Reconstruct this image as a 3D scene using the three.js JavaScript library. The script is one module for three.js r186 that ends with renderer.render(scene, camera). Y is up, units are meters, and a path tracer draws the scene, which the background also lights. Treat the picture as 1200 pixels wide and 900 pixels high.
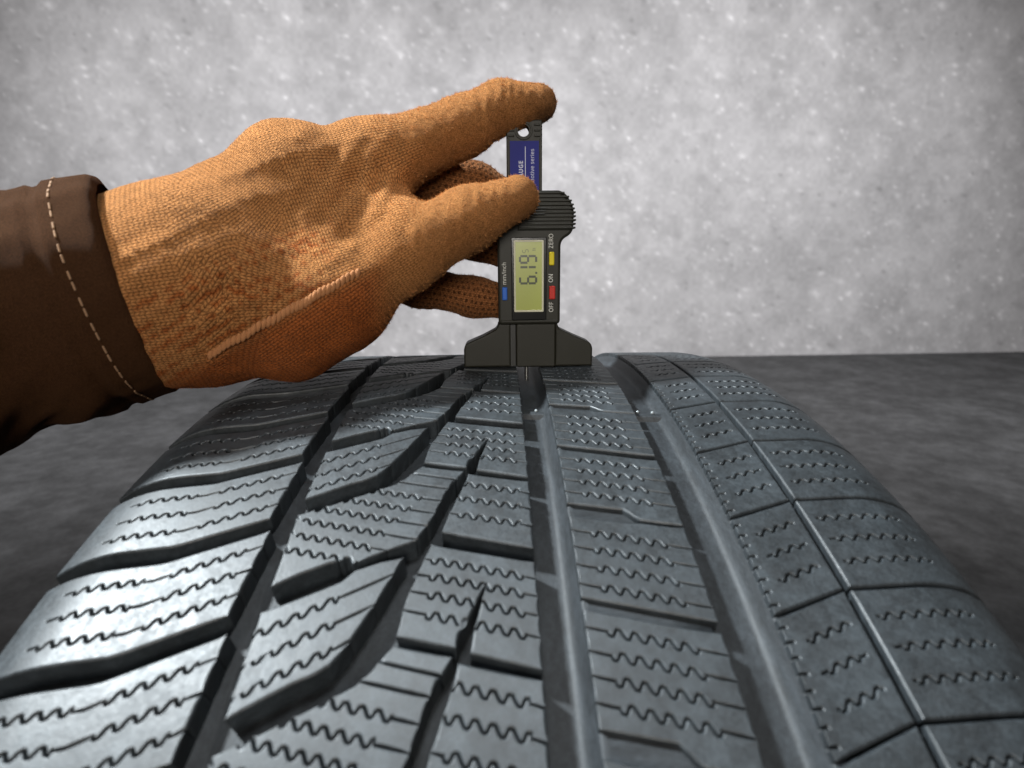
import * as THREE from 'three';
import { mergeGeometries, mergeVertices } from 'three/addons/utils/BufferGeometryUtils.js';
import { RoundedBoxGeometry } from 'three/addons/geometries/RoundedBoxGeometry.js';
import { TextGeometry } from 'three/addons/geometries/TextGeometry.js';
import { FontLoader } from 'three/addons/loaders/FontLoader.js';
import { MarchingCubes } from 'three/addons/objects/MarchingCubes.js';
import { ImprovedNoise } from 'three/addons/math/ImprovedNoise.js';

// ---------------------------------------------------------------- camera, light, exposure
// lengths below are millimetres and are brought to metres by MM
const MM = 0.001;
const scene = new THREE.Scene();
const camera = new THREE.PerspectiveCamera(69.455, 4 / 3, 0.01, 60);
camera.position.set(-5.527 * MM, 46.61 * MM, 236.02 * MM);
{
  const f = new THREE.Vector3(0.0239121, -0.22685353, -0.9736353), r = new THREE.Vector3(0.99958826, -0.01002485, 0.02688525), u = new THREE.Vector3(0.01585956, 0.97387729, -0.22652041);
  camera.quaternion.setFromRotationMatrix(new THREE.Matrix4().makeBasis(r, u, f.clone().negate()));
}
camera.focus = 0.236;
camera.userData.fStop = 13;
scene.background = new THREE.Color(0.34, 0.30, 0.27);
scene.environmentIntensity = 0.28;

const renderer = new THREE.WebGLRenderer({ antialias: true });
renderer.toneMapping = THREE.LinearToneMapping;
renderer.toneMappingExposure = 1;
renderer.shadowMap.enabled = true;

function spot(at, to, color, intensity, angle, penumbra, radius) {
  const l = new THREE.SpotLight(color, intensity, 0, angle, penumbra, 2);
  l.position.set(...at); l.target.position.set(...to); l.castShadow = true; l.shadow.radius = radius;
  l.shadow.mapSize.set(2048, 2048); l.shadow.camera.near = 0.05; l.shadow.camera.far = 12; l.shadow.bias = -0.0005;
  scene.add(l, l.target);
  return l;
}
// the lamp over the tyre from the upper left, the weak low light from the camera's side, and the light on the wall
spot([-0.70, 0.85, 0.0], [0.0, 0.0, 0.02], new THREE.Color(0.88, 0.96, 1.0), 11.6, 0.42, 0.9, 2.4);
spot([-0.06, 0.23, 0.96], [-0.03, 0.04, 0.0], new THREE.Color(1, 0.94, 0.86), 1.6, 0.40, 1, 8);
spot([0.0, 0.95, 0.22], [0.0, 0.0, 0.06], new THREE.Color(0.90, 0.96, 1.0), 1.15, 0.36, 1, 6);
for (const x of [-1.7, 1.7]) spot([x, 1.9, -0.35], [x * 0.8, -0.25, -3.5], new THREE.Color(1, 0.995, 1.0), 31, 0.92, 1, 10);

// ---------------------------------------------------------------- helpers
const noise3 = new ImprovedNoise();
const N = (x, y, z) => noise3.noise(x, y, z);
const fbm = (x, y, z, o = 4) => { let s = 0, a = 0.5; for (let i = 0; i < o; i++) { s += a * N(x, y, z); x *= 2.03; y *= 2.03; z *= 2.03; a *= 0.5; } return s; };
let seed = 7;
const rnd = () => { seed = (seed + 0x6d2b79f5) | 0; let t = Math.imul(seed ^ (seed >>> 15), 1 | seed); t = (t + Math.imul(t ^ (t >>> 7), 61 | t)) ^ t; return ((t ^ (t >>> 14)) >>> 0) / 4294967296; };
const clamp = THREE.MathUtils.clamp, lerp = THREE.MathUtils.lerp, sstep = THREE.MathUtils.smoothstep;
const used = {};
const numbered = (n) => { const k = used[n] ?? 0; used[n] = k + 1; return k ? `${n}_${String(k).padStart(3, '0')}` : n; };
function tag(o, label, category, group) { o.userData.label = label; o.userData.category = category; if (group) o.userData.group = group; return o; }
function part(name, geo, mat, parent) {
  const m = new THREE.Mesh(geo, mat); m.name = numbered(name); m.castShadow = m.receiveShadow = true; parent.add(m); return m;
}
function thing(name, label, category, pos) {
  const g = new THREE.Group(); g.name = numbered(name); g.position.set(...pos); scene.add(g); return tag(g, label, category);
}
function dataTex(w, h, f, srgb, repeat = true) {
  const d = new Uint8Array(w * h * 4);
  for (let y = 0; y < h; y++) for (let x = 0; x < w; x++) {
    const c = f((x + 0.5) / w, (y + 0.5) / h, x, y), o = (y * w + x) * 4;
    for (let k = 0; k < 3; k++) d[o + k] = clamp(Math.round((Array.isArray(c) ? c[k] : c) * 255), 0, 255);
    d[o + 3] = 255;
  }
  const t = new THREE.DataTexture(d, w, h); t.magFilter = THREE.LinearFilter; t.minFilter = THREE.LinearMipmapLinearFilter;
  if (repeat) t.wrapS = t.wrapT = THREE.RepeatWrapping;
  if (srgb) t.colorSpace = THREE.SRGBColorSpace;
  t.needsUpdate = true; return t;
}
// tileable noise: blends a lattice of random values
function tileNoise(period, sd) {
  const v = []; let s = sd; for (let i = 0; i < period * period; i++) { s = (s * 1664525 + 1013904223) >>> 0; v.push(s / 4294967296); }
  return (x, y) => {
    x *= period; y *= period; const ix = Math.floor(x), iy = Math.floor(y), fx = x - ix, fy = y - iy, a = fx * fx * (3 - 2 * fx), b = fy * fy * (3 - 2 * fy);
    const g = (i, j) => v[(((j % period) + period) % period) * period + ((i % period) + period) % period];
    return lerp(lerp(g(ix, iy), g(ix + 1, iy), a), lerp(g(ix, iy + 1), g(ix + 1, iy + 1), a), b);
  };
}

// ---------------------------------------------------------------- materials
const n8 = tileNoise(8, 1), n16 = tileNoise(16, 2), n32 = tileNoise(32, 3), n64 = tileNoise(64, 4), n128 = tileNoise(128, 5), n256 = tileNoise(256, 6);
const rubberFine = dataTex(512, 512, (x, y) => 0.5 + 0.35 * (n256(x, y) - 0.5) + 0.3 * (n128(x, y) - 0.5) + 0.25 * (n32(x, y) - 0.5));
const rubberTone = dataTex(512, 512, (x, y) => {
  const d = 0.78 + 0.20 * (n8(x, y) - 0.5) + 0.20 * (n32(x, y) - 0.5) + 0.2 * (n128(x, y) - 0.5) + 0.16 * (n256(x, y) - 0.5), k = n256(x, y) > 0.95 ? 0.12 : 0;
  return [d + k, d + k, d + k];
}, true);
const rubberRough = dataTex(512, 512, (x, y) => { const d = 0.88 + 0.12 * (n16(x, y) - 0.5) + 0.16 * (n64(x, y) - 0.5) + 0.2 * (n256(x, y) - 0.5); return [d, d, d]; });
const rubber = new THREE.MeshPhysicalMaterial({ name: 'tread rubber', color: new THREE.Color(0.040, 0.0485, 0.055), roughness: 0.57, ior: 1.65, map: rubberTone, bumpMap: rubberFine, bumpScale: 0.000035, roughnessMap: rubberRough });
const rubberBase = new THREE.MeshPhysicalMaterial({ name: 'shaded groove rubber', color: new THREE.Color(0.036, 0.042, 0.048), roughness: 0.58, map: rubberTone, bumpMap: rubberFine, bumpScale: 0.00007 });  // darker than the tread rubber: groove shade put into the colour
const plasticBump = dataTex(256, 256, (x, y) => 0.5 + 0.5 * (n256(x, y) - 0.5) + 0.4 * (n64(x, y) - 0.5));
const plastic = new THREE.MeshPhysicalMaterial({ name: 'matt black plastic', color: new THREE.Color(0.021, 0.020, 0.0135), roughness: 0.5, specularIntensity: 0.6, bumpMap: plasticBump, bumpScale: 0.00003 });
const plasticDark = new THREE.MeshPhysicalMaterial({ name: 'dark plastic', color: new THREE.Color(0.015, 0.015, 0.013), roughness: 0.5, bumpMap: plasticBump, bumpScale: 0.00003 });
const glossBlack = new THREE.MeshPhysicalMaterial({ name: 'glossy black panel', color: new THREE.Color(0.008, 0.008, 0.008), roughness: 0.18 });
const ink = new THREE.MeshStandardMaterial({ name: 'white print', color: new THREE.Color(0.72, 0.72, 0.66), roughness: 0.6 });
const steel = new THREE.MeshStandardMaterial({ name: 'steel', color: new THREE.Color(0.55, 0.54, 0.52), metalness: 1, roughness: 0.3 });

// ---------------------------------------------------------------- setting: wall and floor
{
  const spots = [];
  let s = 99; const q = () => { s = (s * 1664525 + 1013904223) >>> 0; return s / 4294967296; };
  const W = 1024, acc = new Float32Array(W * W);
  for (let i = 0; i < 1300; i++) {
    const x = q() * W, y = q() * W, r = 4.5 + 8 * q() * q(), a = (q() < 0.75 ? 1 : -0.7) * (0.03 + 0.15 * q() * q()), e = 0.6 + 0.6 * q();
    for (let j = -24; j <= 24; j++) for (let k = -24; k <= 24; k++) {
      const d = Math.hypot(k * e + j * 0.35, j) / r; if (d < 1.8) acc[((Math.floor(y + j) + W) % W) * W + (Math.floor(x + k) + W) % W] += a * Math.exp(-d * d * 1.6);
    }
  }
  const wallMap = dataTex(W, W, (u, v, x, y) => {
    const d = 0.775 + acc[y * W + x] * 0.9 + 0.07 * (n8(u, v) - 0.5) + 0.08 * (n32(u, v) - 0.5) + 0.05 * (n128(u, v) - 0.5);
    return [d * 0.995, d * 0.99, d];
  }, true);
  wallMap.repeat.set(6, 3.4);
  const wall = new THREE.Mesh(new THREE.BoxGeometry(16, 9, 0.2), new THREE.MeshStandardMaterial({ name: 'speckled grey plaster', map: wallMap, roughness: 0.85 }));
  wall.name = 'wall'; wall.position.set(0, 4.5 - 0.6505, -3.6); wall.receiveShadow = wall.castShadow = true; wall.userData.kind = 'structure'; scene.add(wall);
  const floorMap = dataTex(512, 512, (u, v) => { const d = 0.30 + 0.08 * (n8(u, v) - 0.5) + 0.08 * (n32(u, v) - 0.5) + 0.05 * (n128(u, v) - 0.5); return [d, d * 1.01, d * 1.03]; }, true);
  floorMap.repeat.set(16, 8);
  const floor = new THREE.Mesh(new THREE.BoxGeometry(16, 0.2, 8), new THREE.MeshStandardMaterial({ name: 'dark concrete', map: floorMap, roughness: 0.8 }));
  floor.name = 'floor'; floor.position.set(0, -0.6505 - 0.1, 0.5); floor.receiveShadow = true; floor.userData.kind = 'structure'; scene.add(floor);
}

// ---------------------------------------------------------------- the tyre
const R = 325.26, PITCH = 27.146, UC = -4, FLAT = 90, SR = 32;
const crown = (u) => { const d = Math.abs(u - UC), t = clamp(d - FLAT, 0, SR * 0.985); return 0.00012 * d * d * 0.35 + SR - Math.sqrt(SR * SR - t * t); };
const onTyre = (u, v, h) => { const rho = R + h - crown(u), a = v / R; return [u * MM, rho * Math.cos(a) * MM, rho * Math.sin(a) * MM]; };   // from the axle

// signed distance to a polygon, negative inside
function polySdf(p) {
  return (x, y) => {
    let d = 1e9, s = 1;
    for (let i = 0, j = p.length - 1; i < p.length; j = i++) {
      const [xi, yi] = p[i], [xj, yj] = p[j], ex = xj - xi, ey = yj - yi, wx = x - xi, wy = y - yi, t = clamp((wx * ex + wy * ey) / (ex * ex + ey * ey), 0, 1);
      d = Math.min(d, (wx - ex * t) ** 2 + (wy - ey * t) ** 2);
      const a = y >= yi, b = y < yj, c = ex * wy > ey * wx; if ((a && b && c) || (!a && !b && !c)) s = -s;
    }
    return s * Math.sqrt(d);
  };
}
// a sipe: straight ends, zigzag between z0 and z1
function sipe(u0, v0, slope, z0, z1, amp, wave, o = {}) {
  const f = (u) => {
    let v = v0 + slope * (u - u0);
    if (u > z0 && u < z1) { const x = ((u - z0) / wave) * 2 * Math.PI, s = Math.sin(x); v += amp * Math.sin(1.25 * s) / Math.sin(1.25) * sstep(u, z0, z0 + 0.3) * (1 - sstep(u, z1 - 0.3, z1)); }
    return v;
  };
  const w = o.width ?? 0.22, a = o.from ?? -1e9, b = o.to ?? 1e9;
  return (u, v) => {
    const e = 0.05, g = (f(u + e) - f(u - e)) / (2 * e), d = Math.abs(v - f(u)) / Math.sqrt(1 + g * g);
    return Math.max(d - w / 2, a - u, u - b);
  };
}
// closed outlines where the field crosses zero
function outlines(f, u0, u1, v0, v1, step) {
  const nu = Math.ceil((u1 - u0) / step) + 3, nv = Math.ceil((v1 - v0) / step) + 3, U = (i) => u0 + (i - 1) * step, V = (j) => v0 + (j - 1) * step;
  const g = new Float32Array(nu * nv);
  for (let j = 0; j < nv; j++) for (let i = 0; i < nu; i++) g[j * nu + i] = i === 0 || j === 0 || i === nu - 1 || j === nv - 1 ? 1 : f(U(i), V(j)) || 1e-6;
  const pts = new Map(), next = new Map();
  const pt = (i, j, h) => {            // point on the edge from (i,j) to the right (h) or up
    const k = (j * nu + i) * 2 + (h ? 0 : 1);
    if (!pts.has(k)) { const a = g[j * nu + i], b = h ? g[j * nu + i + 1] : g[(j + 1) * nu + i], t = a / (a - b); pts.set(k, h ? [U(i + t), V(j)] : [U(i), V(j + t)]); }
    return k;
  };
  for (let j = 0; j < nv - 1; j++) for (let i = 0; i < nu - 1; i++) {
    const a = g[j * nu + i] < 0, b = g[j * nu + i + 1] < 0, c = g[(j + 1) * nu + i + 1] < 0, d = g[(j + 1) * nu + i] < 0, n = (a ? 1 : 0) | (b ? 2 : 0) | (c ? 4 : 0) | (d ? 8 : 0);
    if (n === 0 || n === 15) continue;
    const B = () => pt(i, j, true), T = () => pt(i, j + 1, true), L = () => pt(i, j, false), Rr = () => pt(i + 1, j, false), seg = (x, y) => next.set(x, y);
    switch (n) {                       // inside lies to the left of each segment
      case 1: seg(B(), L()); break; case 2: seg(Rr(), B()); break; case 3: seg(Rr(), L()); break; case 4: seg(T(), Rr()); break;
      case 5: seg(B(), L()); seg(T(), Rr()); break; case 6: seg(T(), B()); break; case 7: seg(T(), L()); break; case 8: seg(L(), T()); break;
      case 9: seg(B(), T()); break; case 10: seg(Rr(), B()); seg(L(), T()); break; case 11: seg(Rr(), T()); break; case 12: seg(L(), Rr()); break;
      case 13: seg(B(), Rr()); break; case 14: seg(L(), B()); break;
    }
  }
  const loops = [];
  while (next.size) {
    const start = next.keys().next().value, loop = []; let k = start;
    while (next.has(k)) { loop.push(pts.get(k)); const m = next.get(k); next.delete(k); k = m; }
    if (loop.length > 6) loops.push(loop);
  }
  return loops;
}
function simplify(loop, eps) {
  const keep = new Uint8Array(loop.length);
  const rec = (a, b) => {
    const [x0, y0] = loop[a], [x1, y1] = loop[b % loop.length], L = Math.hypot(x1 - x0, y1 - y0) || 1e-9; let m = 0, at = -1;
    for (let i = a + 1; i < b; i++) { const [x, y] = loop[i], d = L < 1e-6 ? Math.hypot(x - x0, y - y0) : Math.abs((x - x0) * (y1 - y0) - (y - y0) * (x1 - x0)) / L; if (d > m) { m = d; at = i; } }
    if (m > eps) { rec(a, at); keep[at] = 1; rec(at, b); }
  };
  const h = Math.floor(loop.length / 2); keep[0] = keep[h] = 1; rec(0, h); rec(h, loop.length);
  const out = loop.filter((_, i) => keep[i]);
  return out.filter((p, i) => { const q = out[(i + 1) % out.length]; return Math.hypot(p[0] - q[0], p[1] - q[1]) > 0.05; });
}
const area = (l) => l.reduce((s, [x, y], i) => { const [a, b] = l[(i + 1) % l.length]; return s + x * b - a * y; }, 0) / 2;

// a tread block: every piece between its sipes gets a rounded rim, walls down to the groove floor and a flat top
const RINGS = [[-6.6, 0.25], [-0.75, 0], [-0.46, -0.08], [-0.21, -0.25], [-0.06, -0.46], [0, -0.72]];
function blockGeometry(field, edge, u0, u1, v0, v1, rings = RINGS) {
  const geos = [], loops = outlines(field, u0, u1, v0, v1, 0.1).map((l) => simplify(l, 0.022)).filter((l) => l.length >= 4 && Math.abs(area(l)) > 0.6);
  const inside = ([x, y], l) => { let c = false; for (let i = 0, j = l.length - 1; i < l.length; j = i++) if (l[i][1] > y !== l[j][1] > y && x < ((l[j][0] - l[i][0]) * (y - l[i][1])) / (l[j][1] - l[i][1]) + l[i][0]) c = !c; return c; };
  for (let k = 0; k < loops.length; k++) loops[k] = loops[k].flatMap((p, i, l) => { const q = l[(i + 1) % l.length], d = Math.hypot(q[0] - p[0], q[1] - p[1]), m = Math.ceil(d / 2); return Array.from({ length: m }, (_, j) => [lerp(p[0], q[0], j / m), lerp(p[1], q[1], j / m)]); });
  for (const outer of loops.filter((l) => area(l) > 0)) {
    const group = [outer, ...loops.filter((l) => area(l) < 0 && inside(l[0], outer))], pos = [], uv = [], idx = [], nr = rings.length, tops = [], starts = [];
    const put = (u, v, h) => { pos.push(...onTyre(u, v, h)); uv.push(u / 60, v / 60 + h / 60); };
    for (const l of group) {
      const n = l.length, nor = l.map((p, i) => {
        const a = l[(i + n - 1) % n], b = l[(i + 1) % n]; let x1 = p[1] - a[1], y1 = a[0] - p[0], x2 = b[1] - p[1], y2 = p[0] - b[0];
        const la = Math.hypot(x1, y1) || 1, lb = Math.hypot(x2, y2) || 1; x1 /= la; y1 /= la; x2 /= lb; y2 /= lb;
        const mx = x1 + x2, my = y1 + y2, k = Math.min(1.5, 1 / Math.max(0.35, (mx * mx + my * my) / 2)); return [mx * k, my * k];
      });
      const s0 = pos.length / 3, deep = rings[nr - 1][1], soft = Float32Array.from(l, ([u, v]) => (Math.abs(edge(u, v)) < 0.6 ? 1 : 0.66));
      for (let it = 0; it < 14; it++) { let bad = false; for (let i = 0; i < n; i++) { const j = (i + 1) % n, ex = l[j][0] - l[i][0], ey = l[j][1] - l[i][1], fx = ex + deep * (nor[j][0] * soft[j] - nor[i][0] * soft[i]), fy = ey + deep * (nor[j][1] * soft[j] - nor[i][1] * soft[i]); if (ex * fx + ey * fy < 0.12 * (ex * ex + ey * ey)) { soft[i] *= 0.72; soft[j] *= 0.72; bad = true; } } if (!bad) break; }
      for (let k = 0; k < 2; k++) { const c = soft.slice(); for (let i = 0; i < n; i++) soft[i] = Math.min(c[i], (c[(i + n - 1) % n] + 2 * c[i] + c[(i + 1) % n]) / 4); }
      for (let i = 0; i < n; i++) { nor[i][0] *= soft[i]; nor[i][1] *= soft[i]; }
      for (const [h, o] of rings) for (let i = 0; i < n; i++) put(l[i][0] + nor[i][0] * o, l[i][1] + nor[i][1] * o, h);
      for (let r = 0; r < nr - 1; r++) for (let i = 0; i < n; i++) { const j = (i + 1) % n, a = s0 + r * n + i, b = s0 + r * n + j, c = a + n, d = b + n; idx.push(a, c, b, b, c, d); }
      tops.push(l.map((p, i) => new THREE.Vector2(p[0] + nor[i][0] * rings[nr - 1][1], p[1] + nor[i][1] * rings[nr - 1][1]))); starts.push(s0 + (nr - 1) * n);
    }
    const flat = tops.flat(), at = tops.flatMap((t, k) => t.map((_, i) => starts[k] + i));
    const tri = (a, b, c) => {          // tops that run over the shoulder are divided until they follow it
      const e = [[a, b, c], [b, c, a], [c, a, b]].map(([x, y, z]) => [Math.hypot(flat[x].x - flat[y].x, flat[x].y - flat[y].y), x, y, z]).sort((p, q) => q[0] - p[0])[0], [, x, y, z] = e;
      if (e[0] > 4.2 && Math.max(Math.abs(flat[x].x - UC), Math.abs(flat[y].x - UC)) > FLAT - 4) {
        const k = x < y ? x * 1e6 + y : y * 1e6 + x;
        if (!mids.has(k)) { const p = flat[x].clone().add(flat[y]).multiplyScalar(0.5); mids.set(k, flat.length); flat.push(p); at.push(pos.length / 3); put(p.x, p.y, 0); }
        const m = mids.get(k); tri(x, m, z); tri(m, y, z);
      } else idx.push(at[a], at[c], at[b]);
    };
    const mids = new Map();
    for (const [a, b, c] of THREE.ShapeUtils.triangulateShape(tops[0].slice(), tops.slice(1).map((t) => t.slice()))) tri(a, b, c);
    const g = new THREE.BufferGeometry(); g.setAttribute('position', new THREE.Float32BufferAttribute(pos, 3)); g.setAttribute('uv', new THREE.Float32BufferAttribute(uv, 2)); g.setIndex(idx);
    g.computeVertexNormals();
    // the top stays flat: its rim takes the surface normal
    const N_ = g.attributes.normal;
    flat.forEach((p, i) => { const e = 0.01, s = (crown(p.x + e) - crown(p.x - e)) / (2 * e), a = p.y / R, L = Math.hypot(s, 1); N_.setXYZ(at[i], s / L, Math.cos(a) / L, Math.sin(a) / L); });
    geos.push(g);
  }
  return mergeGeometries(geos);
}
const cut = (poly, sipes) => { const p = polySdf(poly); return (u, v) => { let d = p(u, v) - 0.28; if (d < 1.5) for (const s of sipes) d = Math.max(d, -s(u, v)); return d; }; };
const box = (poly) => { const x = poly.map((p) => p[0]), y = poly.map((p) => p[1]); return [Math.min(...x) - 0.5, Math.max(...x) + 0.5, Math.min(...y) - 0.5, Math.max(...y) + 0.5]; };
const block = (poly, sipes, rings) => blockGeometry(cut(poly, sipes), polySdf(poly), ...box(poly), rings);

// cell coordinates: u across in mm, v along the tread in mm; the pattern comes again every two pitches
const P2 = 2 * PITCH, S = 0.24, types = [];
const zig = (v0, u0, z0, z1, o) => sipe(u0, v0, S, z0, z1, o?.amp ?? 0.85, o?.wave ?? 3.3, o);
{
  // rib right of the centre groove
  types.push(['rib block', block([[12, 109.0], [26.6, 111.9], [29.2, 111.9], [39.8, 113.9], [39.8, 138.7], [12, 132.2]], [113.6, 118.7, 123.9, 129.0].map((v) => zig(v, 12, 16.4, 34.6)))]);
  types.push(['rib block', block([[12, 81.0], [39.8, 87.4], [39.8, 112.6], [29.6, 110.5], [28.4, 109.6], [27.3, 108.2], [26, 106.8], [12, 104.1]], [85.0, 90.0, 94.9, 99.8].map((v) => zig(v, 12, 16.2, 34.4)))]);
  // centre rib, left of the centre groove
  const ce = [[-14.3, 91.9], [2, 95.6], [2, 118.8], [-19.9, 113.3], [-19.7, 111.7], [-18.2, 106.2], [-15.1, 96.1]];
  types.push(['centre block', block(ce, [100.2, 106.0, 112.0].map((v) => zig(v, 2, -16.5, -0.4)))]);
  const co = [[-22.2, 63.1], [2, 68.8], [2, 93.3], [-11.9, 89.7], [-11.4, 85.5], [-10.2, 80.2], [-8.5, 73.4], [-9.0, 73.3], [-12.6, 81.5], [-14.9, 85.8], [-15.3, 88.5], [-27.3, 85.8], [-26.3, 77.4], [-24.3, 70.5]];
  types.push(['centre block', block(co, [73.2, 77.6, 82.2, 87.0].map((v) => zig(v, 2, -22, -0.4)))]);
  // blocks between the slanting grooves
  const lb = [[-27.6, 88.1], [-15.9, 90.6], [-17.6, 93.6], [-18.6, 94.9], [-20.3, 98.9], [-23.2, 109], [-26.3, 115.7], [-34, 119], [-40.4, 122.3], [-41.2, 120.4], [-45.5, 121.6], [-52, 124.6], [-57, 127.6], [-57, 106.6], [-46.4, 101.9], [-40.3, 98.8], [-33.8, 95.4], [-31.3, 92.9], [-29, 89.5]];
  types.push(['slanted block', block(lb, [sipe(-20, 93.5, S, 0, 0, 0, 3, { width: 0.26, from: -31 }), sipe(-20, 97.8, S, 0, 0, 0, 3, { width: 0.26, from: -36 }), ...[102.8, 107.6, 112.2, 117.0, 121.8, 126.4].map((v) => sipe(-20, v, S, -60, -24.5 - (v - 100) * 0.55, 0.75, 3.2))])]);
  const la = [[-28.6, 120.9], [-33.6, 121.9], [-39, 124.2], [-41.6, 127.0], [-45.5, 128.9], [-57, 134.2], [-57, 154.8], [-51.4, 151.6], [-46.4, 148.9], [-42.6, 147.3], [-40.1, 145.7], [-37.9, 142.6], [-35.4, 137.5], [-32.5, 131], [-29.6, 123.2]];
  types.push(['slanted block', block(la, [130.5, 136.6, 142.6].map((v) => sipe(-40, v, -0.52, -62, -41 + (v - 133) * 0.1, 0.8, 3.3)))]);
  // right shoulder: inner row with a notched wall, outer row running over the edge
  for (const k of [0, 1]) {
    const o = 83.2 + k * PITCH, e = (u) => o - 0.33 * (u - 54), poly = [[53, e(53) + 0.7], [61, e(61) + 0.6], [70.2, e(70.2) + 0.5], [70.2, e(70.2) + PITCH - 0.6], [53, e(53) + PITCH - 0.6]];
    const slots = []; for (let i = 0; i < 8; i++) { const v = e(53) + 2.6 + i * 3.15, u1 = 53.9 + (i % 2) * 0.4; slots.push((u, w) => Math.max(Math.abs(w - v) - 0.22, u - u1)); }
    types.push(['shoulder block', block(poly, [...slots, ...[7, 13.5, 20].map((d, i) => sipe(54, o + d, -0.33, 57.5 + (i % 2), 67.5 - (i % 2), 0.6, 3.3, { width: 0.28, from: 57.2, to: 67.8 }))])]);
    const q = (u) => o - 5.7 - 0.04 * (u - 72), outer = []; for (let u = 72.2; u < 112.5; u += 2.2) outer.push([u, q(u) + 0.6]); for (let u = 112; u > 72; u -= 2.2) outer.push([u, q(u) + PITCH - 0.6]);
    types.push(['shoulder block', block(outer, [6.8, 13.4, 20].map((d, i) => sipe(72, o - 5.7 + d, -0.04, 75 + (i % 2), 96, 0.6, 3.4, { width: 0.26, from: 74.5, to: 97 })))]);
    // left shoulder
    const s = 80.4 + 1.6 + k * PITCH, l = (u) => s - 0.42 * (u + 62.5) * (u > -84 ? 1 : 0) + (u > -84 ? 0 : 0.42 * 21.5 - 0.12 * (u + 84)), left = [];
    for (let u = -62.6; u > -112.5; u -= 2.3) left.push([u, l(u) + 2.6]); for (let u = -112.4; u < -62.5; u += 2.3) left.push([u, l(u) + PITCH - 2.6]);
    types.push(['shoulder block', block(left, [7.2, 13.5, 19.8].map((d, i) => { const f = ((inner, outer) => (u, v) => Math.min(inner(u, v), outer(u, v)))(sipe(-62.5, s + d, -0.42, -81 + (i % 2), -66, 0.7, 3.2, { width: 0.26, from: -84 }), sipe(-84, s + d + 9.03, -0.12, -101 + (i % 2), -86, 0.65, 3.2, { width: 0.26, from: -103, to: -83.9 })); return f; }))]);
  }
}
const tyre = thing('car_tyre', 'black winter tyre standing upright with sharp zigzag-cut tread blocks under the depth gauge', 'tyre', [0, -2 * R * MM, 0]);
const axle = [0, R * MM, 0];
{
  // the ring that carries the blocks: groove floors with sloping feet, shoulders, sidewalls, beads
  const D = -6.2, prof = [];
  const add = (u, h) => prof.push([u, R + h - crown(u)]);
  const seg = (u0, u1, h0, h1, n) => { for (let i = 0; i <= n; i++) add(lerp(u0, u1, i / n), lerp(h0, h1, i / n)); };
  prof.push([-84, 214], [-92, 219], [-98, 226], [-108, 245], [-117, 268], [-120, 284], [-117.5, 298]);
  seg(-113, -66, D, D, 24); seg(-65, -64, D + 0.3, D + 1.5, 2); seg(-61.5, -57.8, D, D, 3); seg(-57, 1.6, D, D, 20);
  seg(2.4, 8.3, D, D, 4); add(9.0, D + 0.2); add(9.6, D + 0.7); seg(10.3, 12.3, D + 1.5, -0.9, 4); seg(13.6, 39, -1.6, -1.8, 3); add(39.7, D);
  seg(40.4, 49.2, D, D, 5); add(50, D + 0.25); add(50.6, D + 0.8); seg(51.2, 53.2, D + 1.7, -1.0, 4); add(55.5, -1.5); seg(57, 112, D, D, 24);
  prof.push([109.5, 298], [112, 284], [109, 268], [100, 245], [90, 226], [84, 219], [76, 214]);
  const g = new THREE.LatheGeometry(prof.map(([u, r]) => new THREE.Vector2(r, u)), 420);
  g.rotateZ(-Math.PI / 2); g.scale(MM, MM, MM);
  const uv = g.attributes.uv; for (let i = 0; i < uv.count; i++) uv.setXY(i, uv.getX(i) * 34, uv.getY(i) * 6);
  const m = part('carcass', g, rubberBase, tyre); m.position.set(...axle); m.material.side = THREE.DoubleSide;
  // blocks one by one where the photograph can see them, the rest of the ring as one
  const cells = [-3, -2, -1, 0, 1];
  for (const c of cells) for (const [, geo] of types) { const b = part('tread_block', geo, rubber, tyre); b.position.set(...axle); b.rotation.x = (c * P2) / R; }
  const all = mergeGeometries(types.map((t) => t[1])), n = 32, arc = 2 * Math.PI - cells.length * P2 / R;
  const rest = new THREE.InstancedMesh(all, rubber, n), M = new THREE.Matrix4();
  for (let i = 0; i < n; i++) { M.makeRotationX((P2 * 2) / R + (i * arc) / n * 1.0); rest.setMatrixAt(i, M); }
  rest.name = 'tread_around'; rest.position.set(...axle); rest.userData.kind = 'stuff'; rest.castShadow = rest.receiveShadow = true; tyre.add(rest);
  // wear bars across the two long grooves
  const bar = (u0, u1, v0, h) => {
    const nu = 8, rows = [[v0 - 1.9, -6.4], [v0 - 1.2, h - 0.3], [v0 - 0.8, h], [v0 + 1.2, h], [v0 + 1.7, h - 0.35], [v0 + 2.5, -6.4]], pos = [], idx = [], uv = [];
    rows.forEach(([v, hh]) => { for (let i = 0; i <= nu; i++) { const u = lerp(u0, u1, i / nu); pos.push(...onTyre(u, v + 0.1 * (u - u0), hh)); uv.push(u / 60, v / 60); } });
    for (let r = 0; r < rows.length - 1; r++) for (let i = 0; i < nu; i++) { const a = r * (nu + 1) + i; idx.push(a, a + nu + 1, a + 1, a + 1, a + nu + 1, a + nu + 2); }
    const b = new THREE.BufferGeometry(); b.setAttribute('position', new THREE.Float32BufferAttribute(pos, 3)); b.setAttribute('uv', new THREE.Float32BufferAttribute(uv, 2)); b.setIndex(idx); b.computeVertexNormals();
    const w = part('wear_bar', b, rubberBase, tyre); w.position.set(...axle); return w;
  };
  bar(2.5, 12, 47.5, -4.4); bar(40.4, 52.5, 50.5, -4.4); bar(2.5, 12, 47.5 + 5 * P2, -4.4); bar(40.4, 52.5, 50.5 + 5 * P2, -4.4);
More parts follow.
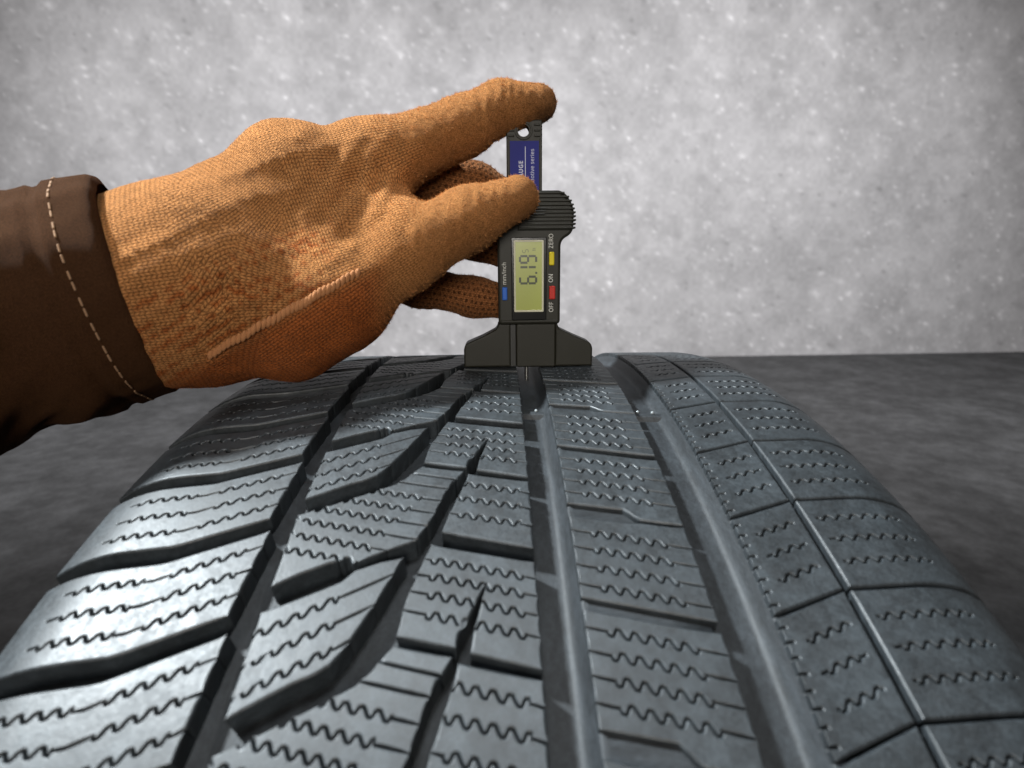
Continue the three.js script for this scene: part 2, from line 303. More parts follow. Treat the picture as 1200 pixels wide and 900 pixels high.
  const nub = new THREE.SphereGeometry(0.55 * MM, 10, 8), dropMat = new THREE.MeshPhysicalMaterial({ name: 'pale water drop', color: 0x9aa0a2, roughness: 0.1 });  // pale beads for water drops; their glint is put into the colour
  for (const [u, v, h] of [[43.4, 49.6, -4.1], [48.4, 50.4, -4.1], [7.6, 47.2, -4.1]]) { const o = part('water_drop', nub, dropMat, tyre); const p = onTyre(u, v, h); o.position.set(p[0], p[1] + R * MM, p[2]); }
}

// ---------------------------------------------------------------- the depth gauge
const font = await new FontLoader().loadAsync('fonts/droid/droid_sans_regular.typeface.json');
const gauge = thing('depth_gauge', 'black digital tread depth gauge with lit-green screen standing on the centre groove', 'gauge', [7.2 * MM, 0, 0]);
gauge.userData.label = 'black digital tread depth gauge with yellow-green screen reading 6.19, standing on the tyre tread';
{
  const shape = (pts) => { const s = new THREE.Shape(); pts.forEach((p, i) => { if (!i) s.moveTo(p[0], p[1]); else if (p.length === 4) s.quadraticCurveTo(p[2], p[3], p[0], p[1]); else s.lineTo(p[0], p[1]); }); s.closePath(); return s; };
  const boxUv = (g, k = 20) => { const p = g.attributes.position, n = g.attributes.normal, uv = new Float32Array(p.count * 2); for (let i = 0; i < p.count; i++) { const ax = Math.abs(n.getX(i)), ay = Math.abs(n.getY(i)), az = Math.abs(n.getZ(i)); const a = az >= ax && az >= ay ? [p.getX(i), p.getY(i)] : ax >= ay ? [p.getZ(i), p.getY(i)] : [p.getX(i), p.getZ(i)]; uv[2 * i] = a[0] / k; uv[2 * i + 1] = a[1] / k; } g.setAttribute('uv', new THREE.BufferAttribute(uv, 2)); return g; };
  const slab = (pts, z0, z1, bevel = 0.7, holes = []) => {
    const s = Array.isArray(pts) ? shape(pts) : pts; s.holes.push(...holes);
    const g = new THREE.ExtrudeGeometry(s, { depth: z1 - z0 - 2 * bevel, bevelEnabled: true, bevelThickness: bevel, bevelSize: bevel, bevelOffset: -bevel, bevelSegments: 3, curveSegments: 12 });
    g.translate(0, 0, z0 + bevel); boxUv(g); g.scale(MM, MM, MM); return g;
  };
  const rbox = (w, h, d, r, x, y, z) => { const g = new RoundedBoxGeometry(w, h, d, 2, r); g.translate(x, y, z); boxUv(g); g.scale(MM, MM, MM); return g; };
  // foot: two wings either side of a proud middle
  const wing = (s) => slab(s < 0
    ? [[-27.2, 0.3], [-27.2, 7.6], [-25.6, 10.6, -27, 9.8], [-19, 13.4], [-14.2, 15.9], [-12.6, 18.6, -12.9, 16.7], [-10, 18.8], [-7.4, 18.8], [-7.4, 0.3]]
    : [[11.4, 0.3], [11.4, 18.8], [12.2, 18.6], [13.9, 15.9, 12.6, 16.6], [19, 13.4], [25.4, 10.6], [27.2, 7.6, 26.9, 9.8], [27.2, 0.3]], -4.5, 5.2, 0.8);
  const foot = part('foot', mergeGeometries([wing(-1), wing(1), rbox(16.5, 18.4, 11.4, 0.7, 3.1, 9.5, 0.6)]), plastic, gauge);
  part('foot_recess', rbox(2.9, 18, 9, 0.3, -6.6, 9.3, 0), plasticDark, foot);
  // body with the pinch grip swelling out at its upper right
  const outline = [[-12.4, 20.3], [-10.8, 18.6, -12.4, 18.6], [11.4, 18.6], [13.0, 20.4, 13, 18.6], [13.0, 49.6], [15.2, 53.4, 13, 52.2], [18.0, 57.0, 17.6, 54.6], [18.2, 62.4], [16.6, 67.4, 18.1, 65.2], [11.9, 71.2, 15, 70.6], [-12.4, 71.2]];
  part('body', slab(outline, -6, 8, 1.1), plastic, gauge);
  const lowRim = part('body_edge', rbox(23.4, 1.0, 0.9, 0.3, 0.3, 19.9, 8.0), plastic, gauge);
  // ridges of the grip, from near its left end to past its right edge
  const edge = [[57, 18.1], [60, 18.3], [63, 18.1], [66, 17.2], [68.3, 15.8], [70.4, 13.2]];
  const reach = (y) => { for (let i = 0; i < edge.length - 1; i++) if (y <= edge[i + 1][0]) return lerp(edge[i][1], edge[i + 1][1], clamp((y - edge[i][0]) / (edge[i + 1][0] - edge[i][0]), 0, 1)); return 13; };
  const pad = part('grip_pad', slab([[-4.2, 56], [17.4, 56], [17.5, 62], [16.4, 66.6], [12, 70.4], [-4.2, 70.4]], 7.4, 8.7, 0.4), plastic, gauge);
  for (let i = 0; i < 10; i++) { const y = 56.9 + i * 1.46, x1 = reach(y) + 0.55; part('ridge', rbox(x1 + 4.0, 0.78, 15.4, 0.32, (x1 - 4.0) / 2, y, 1.9), plastic, gauge); }
  for (let i = 0; i < 3; i++) part('ridge', rbox(5, 0.5, 0.6, 0.2, 4 + i * 0.3, 62.2 + i * 1.1, 9.5), plasticDark, pad).rotation.z = 0;
  // display
  const bezel = part('display_panel', rbox(14.3, 33, 0.8, 0.35, 0.2, 36.9, 8.0), glossBlack, gauge);
  const frameHole = new THREE.Path(); frameHole.moveTo(-5.2, 24.6); frameHole.lineTo(-5.2, 51.6); frameHole.lineTo(5.35, 51.6); frameHole.lineTo(5.35, 24.6); frameHole.closePath();
  const frameMat = new THREE.MeshStandardMaterial({ name: 'cream display rim', color: new THREE.Color(0.62, 0.60, 0.44), roughness: 0.5 });
  part('display_rim', slab([[-5.9, 24.3], [-5.4, 23.8, -5.9, 23.8], [5.6, 23.8], [6.1, 24.3, 6.1, 23.8], [6.1, 51.8], [5.6, 52.3, 6.1, 52.3], [-5.4, 52.3], [-5.9, 51.8, -5.9, 52.3]], 8.1, 8.75, 0.12, [frameHole]), frameMat, gauge);
  const W = 264, H = 676, cv = document.createElement('canvas'); cv.width = W; cv.height = H; const c = cv.getContext('2d');
  c.fillStyle = 'rgb(168,176,84)'; c.fillRect(0, 0, W, H);
  for (let i = 0; i < 5000; i++) { c.fillStyle = rnd() < 0.5 ? 'rgba(120,128,60,0.10)' : 'rgba(200,206,120,0.10)'; c.fillRect(rnd() * W, rnd() * H, 3, 3); }
  // seven-segment figures that read upwards: drawn in a frame turned a quarter to the left
  const seg7 = { 6: 'afgedc', 1: 'bc', 9: 'abcdfg', 5: 'afgcd' };
  const digit = (d, x, y, w, h, t, col) => { c.fillStyle = col; const r = { a: [x + t * 0.8, y, w - 1.6 * t, t], g: [x + t * 0.8, y + h / 2 - t / 2, w - 1.6 * t, t], d: [x + t * 0.8, y + h - t, w - 1.6 * t, t], f: [x, y + t * 0.7, t, h / 2 - t], e: [x, y + h / 2 + t * 0.3, t, h / 2 - t], b: [x + w - t, y + t * 0.7, t, h / 2 - t], c: [x + w - t, y + h / 2 + t * 0.3, t, h / 2 - t] }; for (const k of seg7[d]) c.fillRect(...r[k]); };
  c.save(); c.translate(0, H); c.rotate(-Math.PI / 2);
  const dark = 'rgb(52,60,26)';
  digit(6, 258, 34, 88, 184, 22, dark); c.fillStyle = dark; c.fillRect(362, 198, 20, 20); digit(1, 352, 34, 88, 184, 22, dark); digit(9, 462, 34, 86, 184, 22, dark);
  digit(5, 566, 66, 38, 66, 9, 'rgb(112,120,52)'); c.fillStyle = 'rgb(112,120,52)'; c.fillRect(590, 168, 10, 34); c.fillRect(608, 172, 8, 28);
  c.restore();
  const st = new THREE.CanvasTexture(cv); st.colorSpace = THREE.SRGBColorSpace;
  const sg = new THREE.BoxGeometry(10.6, 27.1, 0.3); sg.translate(0.07, 38.1, 8.28); sg.scale(MM, MM, MM);
  const sMat = new THREE.MeshPhysicalMaterial({ name: 'liquid crystal screen', map: st, roughness: 0.28 });
  part('screen', sg, sMat, gauge);
  // buttons
  const btn = (color, w, h, x, y) => part('button', rbox(w, h, 1.6, 0.5, x, y, 8.3), new THREE.MeshPhysicalMaterial({ name: 'button plastic', color: new THREE.Color(...color), roughness: 0.45, specularIntensity: 0.4 }), gauge);
  btn([0.72, 0.58, 0.02], 2.1, 5.3, 9.3, 45.0).userData.label = 'yellow zero button';
  btn([0.52, 0.035, 0.025], 2.5, 5.4, 9.6, 31.5).userData.label = 'red on and off button';
  btn([0.035, 0.14, 0.55], 2.1, 5.3, -9.7, 31.3).userData.label = 'blue unit button';
  const write = (text, size, x, y, z, m = ink, parent = gauge) => { const g = new TextGeometry(text, { font, size, depth: 0.05, curveSegments: 4 }); g.computeBoundingBox(); const b = g.boundingBox; g.translate(-b.max.x / 2, -b.max.y / 2, 0); g.rotateZ(Math.PI / 2); g.translate(x, y, z); g.scale(MM, MM, MM); return part('lettering', g, m, parent); };
  write('ZERO', 1.75, 9.0, 51.8, 8.02); write('ON', 1.75, 9.0, 37.2, 8.02); write('OFF', 1.75, 9.2, 25.6, 8.02); write('mm/inch', 1.6, -9.9, 39.2, 8.02);
  // sliding shaft, hole at its top, blue plate
  const hole = new THREE.Path(); hole.absarc(-1.5, 93.8, 2.75, 0, Math.PI * 2, true);
  part('shaft', slab([[-8.2, 20], [-8.2, 97.2], [-7.6, 97.8, -8.2, 97.8], [5.2, 97.8], [5.8, 97.2, 5.8, 97.8], [5.8, 20]], -1.5, 3.6, 0.5, [hole]), plastic, gauge);
  const rim = new THREE.Path(); rim.absarc(-1.5, 93.8, 2.8, 0, Math.PI * 2, true); const ring = new THREE.Shape(); ring.absarc(-1.5, 93.8, 3.5, 0, Math.PI * 2, false);
  part('hole_rim', slab(ring, 3.2, 4.1, 0.15, [rim]), plastic, gauge);
  for (const y of [91.8, 93.8, 95.8]) for (const s of [-1, 1]) part('ridge', rbox(2.4, 0.7, 1.0, 0.25, s < 0 ? -6.4 : 3.8, y, 3.7), plastic, gauge);
  for (const x of [-7.6, 5.2]) part('rail', rbox(0.9, 26, 1.1, 0.25, x, 78, 3.6), plastic, gauge);
  const L = document.createElement('canvas'); L.width = 240; L.height = 560; const q = L.getContext('2d');
  q.fillStyle = 'rgb(38,42,122)'; q.fillRect(0, 0, 240, 560); q.save(); q.translate(0, 560); q.rotate(-Math.PI / 2);
  q.fillStyle = 'rgb(205,208,222)'; q.font = 'bold 50px sans-serif'; q.fillText('GAUGE', 240, 108); q.fillRect(180, 124, 338, 6); q.font = '46px sans-serif'; q.fillText('Automotive series', 128, 200); q.restore();
  const lt = new THREE.CanvasTexture(L); lt.colorSpace = THREE.SRGBColorSpace;
  const lg = new THREE.BoxGeometry(11.4, 26.6, 0.3); lg.translate(-1.2, 76.7, 3.6); lg.scale(MM, MM, MM);
  part('name_plate', lg, new THREE.MeshPhysicalMaterial({ name: 'blue plate', map: lt, roughness: 0.5, specularIntensity: 0.25 }), gauge).userData.label = 'blue name plate on the shaft';
  // measuring pin down into the groove
  const pin = new THREE.CylinderGeometry(0.9, 0.8, 7.6, 16); pin.translate(-0.6, -2.4, 0.4); pin.scale(MM, MM, MM); part('measuring_pin', pin, steel, gauge);
}

// ---------------------------------------------------------------- the gloved hand
{
  const J = {
    iM: [-54.7, 80.6, 6, 14.8], iP: [-17.5, 95.6, 2, 10.6], iD: [-3.2, 102.9, 0, 9.2], iT: [11.6, 104.4, -0.5, 7.3],
    mM: [-58, 74, -16, 14], mP: [-30, 80, -18, 9.6], mD: [-14, 76, -18, 9.0], mT: [2, 69, -17, 7.8],
    rM: [-60, 58, -30, 12], rP: [-34, 61, -24, 9.2], rD: [-15, 53.5, -18, 8.4], rT: [2, 47, -17, 7.4],
    pM: [-62, 40, -30, 12], pP: [-40, 33.0, -20, 8.8], pD: [-16, 28.2, -17, 8.4], pT: [3, 25.2, -17, 7.5],
    tT: [2.6, 67.6, 17.2, 8.0], tI: [-16.5, 59.5, 20, 11.2], tM: [-39, 48.5, 24, 13.2], tC: [-66, 32, 28, 17.5],
    wb: [-53, 72, 10, 11], wb2: [-44, 58, 19, 10],
    hl: [-81.5, 21.5, 32, 18], wb3: [-66, 55, 19, 13],
    k1: [-82, 74, 14, 17.5], k2: [-78, 60, -10, 20], k3: [-78, 42, -20, 18], w: [-112, 37, 31, 32.5], d1: [-103, 57, 19, 21], w2: [-150, 32, 48, 31], w3: [-190, 22, 66, 31],
  };
  const bones = [['iM', 'iP', 1], ['iP', 'iD', 1], ['iD', 'iT', 1], ['mM', 'mP', 2], ['mP', 'mD', 2], ['mD', 'mT', 2], ['rM', 'rP', 2], ['rP', 'rD', 2], ['rD', 'rT', 2], ['pM', 'pP', 2], ['pP', 'pD', 2], ['pD', 'pT', 2],
    ['tT', 'tI', 3], ['tI', 'tM', 3], ['tM', 'tC', 0], ['k1', 'iM', 0], ['k2', 'mM', 0], ['k3', 'rM', 0], ['k3', 'pM', 0], ['k1', 'w', 0], ['k1', 'd1', 0], ['d1', 'w', 0], ['k2', 'w', 0], ['k3', 'w', 0], ['tC', 'w', 0], ['k1', 'k3', 0], ['iM', 'pM', 0], ['tC', 'k3', 0], ['wb', 'wb2', 0], ['wb2', 'wb3', 0], ['wb3', 'k1', 0], ['tC', 'hl', 0], ['hl', 'w', 0], ['k1', 'tC', 0], ['w', 'w2', 0], ['w2', 'w3', 0]];
  const B = bones.map(([a, b, kind]) => ({ a: J[a], b: J[b], kind }));
  const cap = (x, y, z, { a, b }) => {
    const ex = b[0] - a[0], ey = b[1] - a[1], ez = b[2] - a[2], wx = x - a[0], wy = y - a[1], wz = z - a[2], t = clamp((wx * ex + wy * ey + wz * ez) / (ex * ex + ey * ey + ez * ez), 0, 1);
    return Math.hypot(wx - ex * t, wy - ey * t, wz - ez * t) - lerp(a[3], b[3], t);
  };
  const creases = [[J.iP, 1.25], [J.iD, 1.5], [J.tI, 1.2], [J.tM, 0.9], [J.pP, 1.3], [J.mP, 1.3]];
  const smin = (a, b, k) => { const h = Math.max(k - Math.abs(a - b), 0) / k; return Math.min(a, b) - h * h * k * 0.25; };
  const groups = [0, 1, 2, 3].map((k) => B.filter((b) => b.kind === k));
  function sdf(x, y, z, detail = true) {
    let d = 1e9;
    for (const g of groups) { let s = 1e9; for (const b of g) s = smin(s, cap(x, y, z, b), g === groups[0] ? 7 : 5); d = d > 1e8 ? s : smin(d, s, g === groups[1] || g === groups[3] ? 7 : 6); }
    if (detail && d < 8 && d > -8) {
      d += 0.55 * fbm(x * 0.055, y * 0.055, z * 0.055 + 9, 3) + 0.2 * N(x * 0.32, y * 0.32, z * 0.32);
      const ac = 0.88 * (y - 30) - 0.47 * (x + 76), al = 0.47 * (y - 30) + 0.88 * (x + 76), back = sstep(-x, 30, 60);
      d += back * (0.6 * Math.abs(N(ac * 0.105, al * 0.022, z * 0.03 + 2)) * 2 - 0.5);
      for (const [j, sx] of creases) { const q = ((x - j[0]) ** 2 + (y - j[1]) ** 2 + (z - j[2]) ** 2) / 260; if (q < 4) d += 0.26 * Math.exp(-q) * Math.sin((x - j[0]) * sx + 0.9 * N(x * 0.15, y * 0.15, z * 0.15) * 3); }
      // pulled folds in the web between thumb and forefinger
      const fx = (x + 56) / 20, fy = (y - 68) / 17, fz = (z - 16) / 26, near = Math.exp(-(fx * fx + fy * fy + fz * fz));
      d += near * 0.8 * Math.sin((x * 0.85 - y * 0.45) * 0.75 + 1.2 * N(x * 0.08, y * 0.08, 3));
    }
    return d;
  }
  const RES = 104, half = 92, cx = -66, cy = 52, cz = 14;
  const mc = new MarchingCubes(RES, new THREE.MeshStandardMaterial(), false, false, 140000);
  mc.isolation = 0;
  const hs = RES / 2;
  for (let k = 0; k < RES; k++) for (let j = 0; j < RES; j++) for (let i = 0; i < RES; i++) mc.field[i + j * RES + k * RES * RES] = -sdf(cx + ((i - hs) / hs) * half, cy + ((j - hs) / hs) * half, cz + ((k - hs) / hs) * half);
  mc.update();
  const n = mc.count, raw = mc.positionArray, pos = new Float32Array(n * 3), nor = new Float32Array(n * 3), col = new Float32Array(n * 3), uv = new Float32Array(n * 2);
  const grad = (x, y, z) => { const e = 0.35, v = new THREE.Vector3(sdf(x + e, y, z) - sdf(x - e, y, z), sdf(x, y + e, z) - sdf(x, y - e, z), sdf(x, y, z + e) - sdf(x, y, z - e)); return v.normalize(); };
  const frames = B.map(({ a, b }) => { const d = new THREE.Vector3(b[0] - a[0], b[1] - a[1], b[2] - a[2]), L = d.length(); d.divideScalar(L); const s = new THREE.Vector3(0, 0, 1).addScaledVector(d, -d.z).normalize(); return { d, s, t: new THREE.Vector3().crossVectors(d, s), r: (a[3] + b[3]) / 2 }; });
  const nearest = (x, y, z) => { let m = 1e9, at = 0; B.forEach((b, i) => { const d = cap(x, y, z, b); if (d < m) { m = d; at = i; } }); return at; };
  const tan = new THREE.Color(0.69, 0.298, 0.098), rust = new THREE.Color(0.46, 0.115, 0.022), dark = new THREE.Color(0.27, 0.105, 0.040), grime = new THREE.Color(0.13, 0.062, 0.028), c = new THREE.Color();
  for (let t = 0; t < n; t += 3) {
    const P = [0, 1, 2].map((q) => { const o = (t + q) * 3; return [cx + raw[o] * half, cy + raw[o + 1] * half, cz + raw[o + 2] * half]; });
    const m = [0, 1, 2].map((k) => (P[0][k] + P[1][k] + P[2][k]) / 3), bi = nearest(...m), f = frames[bi], a = B[bi].a, kind = B[bi].kind;
    const ang = (p) => { const w = new THREE.Vector3(p[0] - a[0], p[1] - a[1], p[2] - a[2]); return [Math.atan2(w.dot(f.t), w.dot(f.s)), w.dot(f.d)]; };
    const mid = ang(m)[0];
    for (let q = 0; q < 3; q++) {
      const [x, y, z] = P[q], o = (t + q) * 3; pos[o] = x * MM; pos[o + 1] = y * MM; pos[o + 2] = z * MM;
      const g = grad(x, y, z); nor[o] = g.x; nor[o + 1] = g.y; nor[o + 2] = g.z;
      let [th, al] = ang(P[q]); if (th - mid > Math.PI) th -= 2 * Math.PI; if (th - mid < -Math.PI) th += 2 * Math.PI;
      uv[(t + q) * 2] = (th * f.r) / 14.5; uv[(t + q) * 2 + 1] = al / 14.5;
      c.copy(tan);
      const line = 28.5 + 0.54 * (x + 76) - y, cuff = sstep(line, -2, 5) * sstep(-x, 40, 52);          // the redder knit below the braid
      const rows = sstep(Math.sin(line * 1.75) + 0.9 * N(x * 0.25, y * 0.25, 5), -0.1, 0.4) * sstep(Math.sin((x + 0.5 * y) * 2.6), -0.7, 0.1);
      c.lerp(rust, clamp(cuff * 0.95 + sstep(-x, 58 + 6 * N(y * 0.2, x * 0.1, 3), 66) * (1 - cuff) * rows * 1.0 * sstep(line, -30, -22), 0, 1));
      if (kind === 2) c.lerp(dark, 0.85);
      const dirt = clamp(0.35 + 1.1 * fbm(x * 0.06 + 4, y * 0.06, z * 0.06, 4), 0, 1);
      c.lerp(grime, dirt * 0.22);
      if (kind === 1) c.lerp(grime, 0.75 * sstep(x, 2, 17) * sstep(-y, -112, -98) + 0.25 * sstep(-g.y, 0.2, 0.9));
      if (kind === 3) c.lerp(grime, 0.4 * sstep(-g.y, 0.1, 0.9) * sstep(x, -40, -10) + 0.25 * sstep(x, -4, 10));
      c.multiplyScalar(1 + 0.25 * fbm(x * 0.5, y * 0.5, z * 0.5, 3));
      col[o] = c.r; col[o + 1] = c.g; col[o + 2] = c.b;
    }
  }
  // triangles by cloth: 0 flat knit, 1 brushed fingers, 2 dotted grip side
  const cloth = new Uint8Array(n / 3);
  for (let t = 0; t < n / 3; t++) { const o = t * 9, m = [0, 1, 2].map((k) => (pos[o + k] + pos[o + 3 + k] + pos[o + 6 + k]) / 3 / MM), k = B[nearest(...m)].kind; cloth[t] = k === 2 ? 2 : (k === 1 || k === 3) && m[0] + 9 * N(m[0] * 0.2, m[1] * 0.2, m[2] * 0.2) > -36 ? 1 : 0; }
  const order = [0, 1, 2].map((k) => [...cloth.keys()].filter((t) => cloth[t] === k)), flat = order.flat();
  const sorted = (a, w) => { const r = new Float32Array(a.length); flat.forEach((t, i) => r.set(a.subarray(t * 3 * w, (t + 1) * 3 * w), i * 3 * w)); a.set(r); };
  sorted(pos, 3); sorted(nor, 3); sorted(col, 3); sorted(uv, 2);
  const geo = new THREE.BufferGeometry();
  { let at = 0; order.forEach((l, k) => { geo.addGroup(at, l.length * 3, k); at += l.length * 3; }); }
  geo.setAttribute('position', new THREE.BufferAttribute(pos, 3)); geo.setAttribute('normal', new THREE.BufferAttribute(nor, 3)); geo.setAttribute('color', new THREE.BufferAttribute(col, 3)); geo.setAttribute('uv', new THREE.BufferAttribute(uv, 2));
  // knit: eight wales by ten courses of V stitches to a tile
  const stitch = (x, y) => { const u = (x * 8) % 1, s = Math.abs(u - 0.5) * 2, v = (y * 10 + s * 0.55) % 1, across = Math.sqrt(Math.max(0, 1 - Math.pow(Math.abs(s - 0.5) * 2, 3))), along = Math.pow(Math.sin(Math.PI * v), 0.6); return across * (0.35 + 0.65 * along); };
  const knitMap = dataTex(512, 512, (x, y) => { const h = stitch(x, y), d = 0.46 + 0.58 * h + 0.22 * (n128(x, y) - 0.5) + 0.2 * (n64(x, y) - 0.5) + 0.12 * (n8(x, y) - 0.5); return [d, d * 0.985, d * 0.97]; }, true);
  const knitBump = dataTex(512, 512, (x, y) => 0.2 + 0.6 * stitch(x, y) + 0.25 * (n256(x, y) - 0.5) + 0.2 * (n128(x, y) - 0.5));
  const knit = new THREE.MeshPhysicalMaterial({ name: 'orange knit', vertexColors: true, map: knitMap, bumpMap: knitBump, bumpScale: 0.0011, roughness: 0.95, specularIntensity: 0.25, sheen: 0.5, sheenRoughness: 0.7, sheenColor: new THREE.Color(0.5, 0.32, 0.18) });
  const terry = (x, y) => 0.5 + 0.55 * (n256(x, y) - 0.5) + 0.75 * (n128(x, y) - 0.5) + 0.5 * (n64((x * 2) % 1, (y * 0.5) % 1) - 0.5) + 0.3 * (n32(x, y) - 0.5);
  const terryMap = dataTex(512, 512, (x, y) => { const d = 0.86 + 0.62 * (terry(x, y) - 0.5) + 0.05 * stitch(x, y); return [d, d * 0.98, d * 0.95]; }, true), terryBump = dataTex(512, 512, (x, y) => 0.8 * terry(x, y) + 0.12 * stitch(x, y));
  const brushed = knit.clone(); brushed.name = 'brushed orange knit'; brushed.map = terryMap; brushed.bumpMap = terryBump; brushed.bumpScale = 0.0007;
  const dots = (x, y) => { const u = x * 6, v = y * 6, r = Math.hypot((u % 1) - 0.5, ((v + 0.5 * (Math.floor(u) % 2)) % 1) - 0.5); return 1 - sstep(r, 0.16, 0.36); };
  const dotMap = dataTex(512, 512, (x, y) => { const d = (0.62 + 0.3 * stitch(x, y) + 0.4 * (n64(x, y) - 0.5)) * (1 - 0.42 * dots(x, y) * (0.25 + 0.75 * n16(x, y))); return [d, d * 0.97, d * 0.95]; }, true), dotBump = dataTex(512, 512, (x, y) => 0.35 * stitch(x, y) + 0.5 * dots(x, y));
  const dotted = knit.clone(); dotted.name = 'dotted brown knit'; dotted.map = dotMap; dotted.bumpMap = dotBump; dotted.bumpScale = 0.0006;
  const hand = thing('gloved_hand', 'left hand in a worn orange knit work glove pinching the depth gauge from the left', 'hand', [-0.11, 0.04, 0.03]);
  const off = [0.11, -0.04, -0.03];
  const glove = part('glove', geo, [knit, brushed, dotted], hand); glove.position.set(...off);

  // loose fibres standing off the yarn
  const fib = new THREE.BufferGeometry(); fib.setAttribute('position', new THREE.Float32BufferAttribute([-0.04, 0, 0, 0.04, 0, 0, 0.01, 1, 0.15], 3)); fib.setAttribute('normal', new THREE.Float32BufferAttribute([0, 0, 1, 0, 0, 1, 0, 0, 1], 3)); fib.setIndex([0, 1, 2]);
  const NF = 80000, fuzz = new THREE.InstancedMesh(fib, new THREE.MeshStandardMaterial({ name: 'loose fibre', color: 0xffffff, roughness: 1, side: THREE.DoubleSide }), NF), M = new THREE.Matrix4(), Q = new THREE.Quaternion(), up = new THREE.Vector3(0, 1, 0), sc = new THREE.Vector3();
  let made = 0, guard = 0;
  while (made < NF && guard++ < 900000) {
    const t = Math.floor(rnd() * (n / 3)) * 3, o = t * 3; if (pos[o] < -0.125) continue;
    const a = rnd(), b = rnd() * (1 - a), w = 1 - a - b, p = [0, 1, 2].map((k) => pos[o + k] * a + pos[o + 3 + k] * b + pos[o + 6 + k] * w);
    const finger = p[0] > -0.05 ? 1 : 0.45; if (rnd() > finger) continue;
    const d = new THREE.Vector3(nor[o] + 1.3 * (rnd() - 0.5), nor[o + 1] + 1.3 * (rnd() - 0.5), nor[o + 2] + 1.3 * (rnd() - 0.5)).normalize();
    Q.setFromUnitVectors(up, d); const L = (0.4 + 1.1 * rnd() * rnd()) * finger * MM; sc.set(MM, L, MM); M.compose(new THREE.Vector3(...p), Q, sc); fuzz.setMatrixAt(made, M);
    const k = 0.8 + 0.5 * rnd(); fuzz.setColorAt(made, c.setRGB(col[o] * k, col[o + 1] * k, col[o + 2] * k)); made++;
  }
  fuzz.count = made; fuzz.name = 'fibres'; fuzz.userData.kind = 'stuff'; fuzz.position.set(...off); hand.add(fuzz);

  // braided seam across the heel of the thumb: beads laid on the knit
  const front = (x, y) => { let z = 90; for (let i = 0; i < 80; i++) { const d = sdf(x, y, z); if (d < 0.05) break; z -= d * 0.6; } return z; };
  const bead = new THREE.SphereGeometry(1, 10, 8); bead.scale(1.0 * MM, 2.0 * MM, 0.75 * MM);
  const beads = []; for (let i = -15; i < 17; i++) { const x = -76 + i * 1.45, y = 28.5 + i * 0.78 + 0.25 * Math.sin(i), z = front(x, y), g = bead.clone(); g.rotateZ(-0.35); g.translate(x * MM, y * MM, z * MM); beads.push(g); }
  const seam = part('braid', mergeGeometries(beads), new THREE.MeshStandardMaterial({ name: 'pale braid yarn', color: new THREE.Color(0.55, 0.235, 0.09), roughness: 0.95, bumpMap: knitBump, bumpScale: 0.0003 }), hand); seam.position.set(...off);

  // jacket sleeve round the forearm
  const A = new THREE.Vector3(-128, 37, 38), E = new THREE.Vector3(-300, -2, 112), dir = E.clone().sub(A).normalize(), sx = new THREE.Vector3(0, 1, 0).addScaledVector(dir, -dir.y).normalize(), sy = new THREE.Vector3().crossVectors(dir, sx);
  const len = E.distanceTo(A), NU = 160, NV = 120, sp = [], su = [], si = [];
  for (let j = 0; j <= NV; j++) for (let i = 0; i <= NU; i++) {
    const t = j / NV, th = (i / NU) * 2 * Math.PI, cs = Math.cos(th), sn = Math.sin(th);
    let r = 37 + 10 * t + 2.4 * Math.sin(t * 30 + 2.2 * Math.sin(th + 0.6) + 4 * N(cs * 1.3, sn * 1.3, t * 3)) * (0.6 + 0.8 * N(cs + 5, sn, t * 5)) * sstep(t, 0.02, 0.14) + 4 * fbm(cs * 1.2, sn * 1.2, t * 4, 3) + 2.2 * (0.5 - Math.abs(fbm(cs * 1.6 + t * 5, sn * 1.6 - t * 7, t * 3, 3)) * 2.4) * sstep(t, 0.09, 0.2) - (t > 0.075 && t < 0.1 ? 1.1 : 0);
    if (j === 0) r -= 3.2; if (j === 1) r -= 0.8;
    const p = A.clone().addScaledVector(dir, len * Math.max(0, t - (j === 0 ? 0 : 0.004))).addScaledVector(sx, r * cs).addScaledVector(sy, r * sn * 0.95);
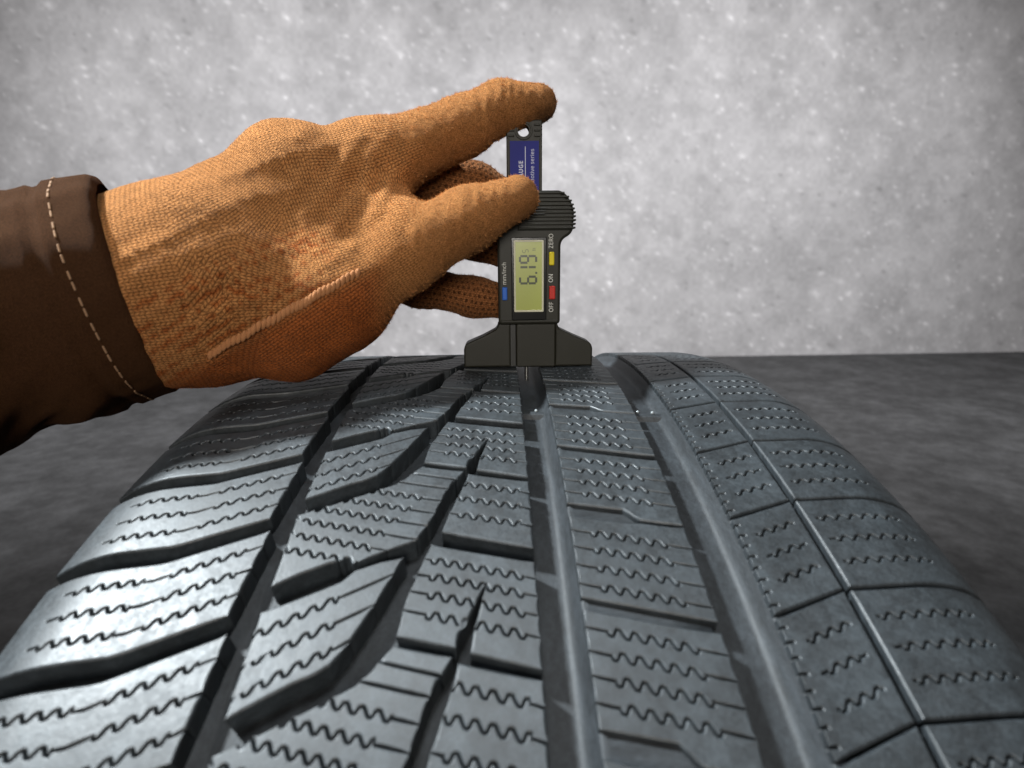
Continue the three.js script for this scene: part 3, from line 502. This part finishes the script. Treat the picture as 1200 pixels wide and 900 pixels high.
    sp.push(p.x * MM, p.y * MM, p.z * MM); su.push((th * 40) / 12, (t * len) / 12);
  }
  for (let j = 0; j < NV; j++) for (let i = 0; i < NU; i++) { const a = j * (NU + 1) + i, b = a + 1, d = a + NU + 1, e = d + 1; si.push(a, b, d, b, e, d); }
  const sg = new THREE.BufferGeometry(); sg.setAttribute('position', new THREE.Float32BufferAttribute(sp, 3)); sg.setAttribute('uv', new THREE.Float32BufferAttribute(su, 2)); sg.setIndex(si); sg.computeVertexNormals();
  const weave = dataTex(256, 256, (x, y) => { const h = 0.5 + 0.25 * Math.sin((x * 20 + y * 20) * 2 * Math.PI) + 0.3 * (n128(x, y) - 0.5); return h; });
  const weaveMap = dataTex(256, 256, (x, y) => { const h = 0.75 + 0.14 * Math.sin((x * 20 + y * 20) * 2 * Math.PI) + 0.25 * (n64(x, y) - 0.5); return [h, h, h]; }, true);
  const sleeve = part('sleeve', sg, new THREE.MeshPhysicalMaterial({ name: 'brown work jacket', color: new THREE.Color(0.125, 0.055, 0.024), roughness: 1, specularIntensity: 0.15, map: weaveMap, bumpMap: weave, bumpScale: 0.0006, side: THREE.DoubleSide }), hand); sleeve.position.set(...off);
  const stitches = []; for (let i = 0; i < 64; i++) { const k = i / 64 * NU, j = 7, a = Math.round(k) + j * (NU + 1), o = a * 3, g = new THREE.CapsuleGeometry(0.35 * MM, 1.9 * MM, 3, 6); const e = (Math.round(k) + 1) + j * (NU + 1), d = new THREE.Vector3(sp[e * 3] - sp[o], sp[e * 3 + 1] - sp[o + 1], sp[e * 3 + 2] - sp[o + 2]).normalize(); g.applyQuaternion(new THREE.Quaternion().setFromUnitVectors(new THREE.Vector3(0, 1, 0), d)); g.translate(sp[o], sp[o + 1], sp[o + 2]); stitches.push(g); }
  part('hem_stitching', mergeGeometries(stitches), new THREE.MeshStandardMaterial({ name: 'hem thread', color: new THREE.Color(0.30, 0.17, 0.09), roughness: 0.9 }), sleeve);
  sleeve.userData.label = 'dark brown jacket sleeve';
}

renderer.render(scene, camera);
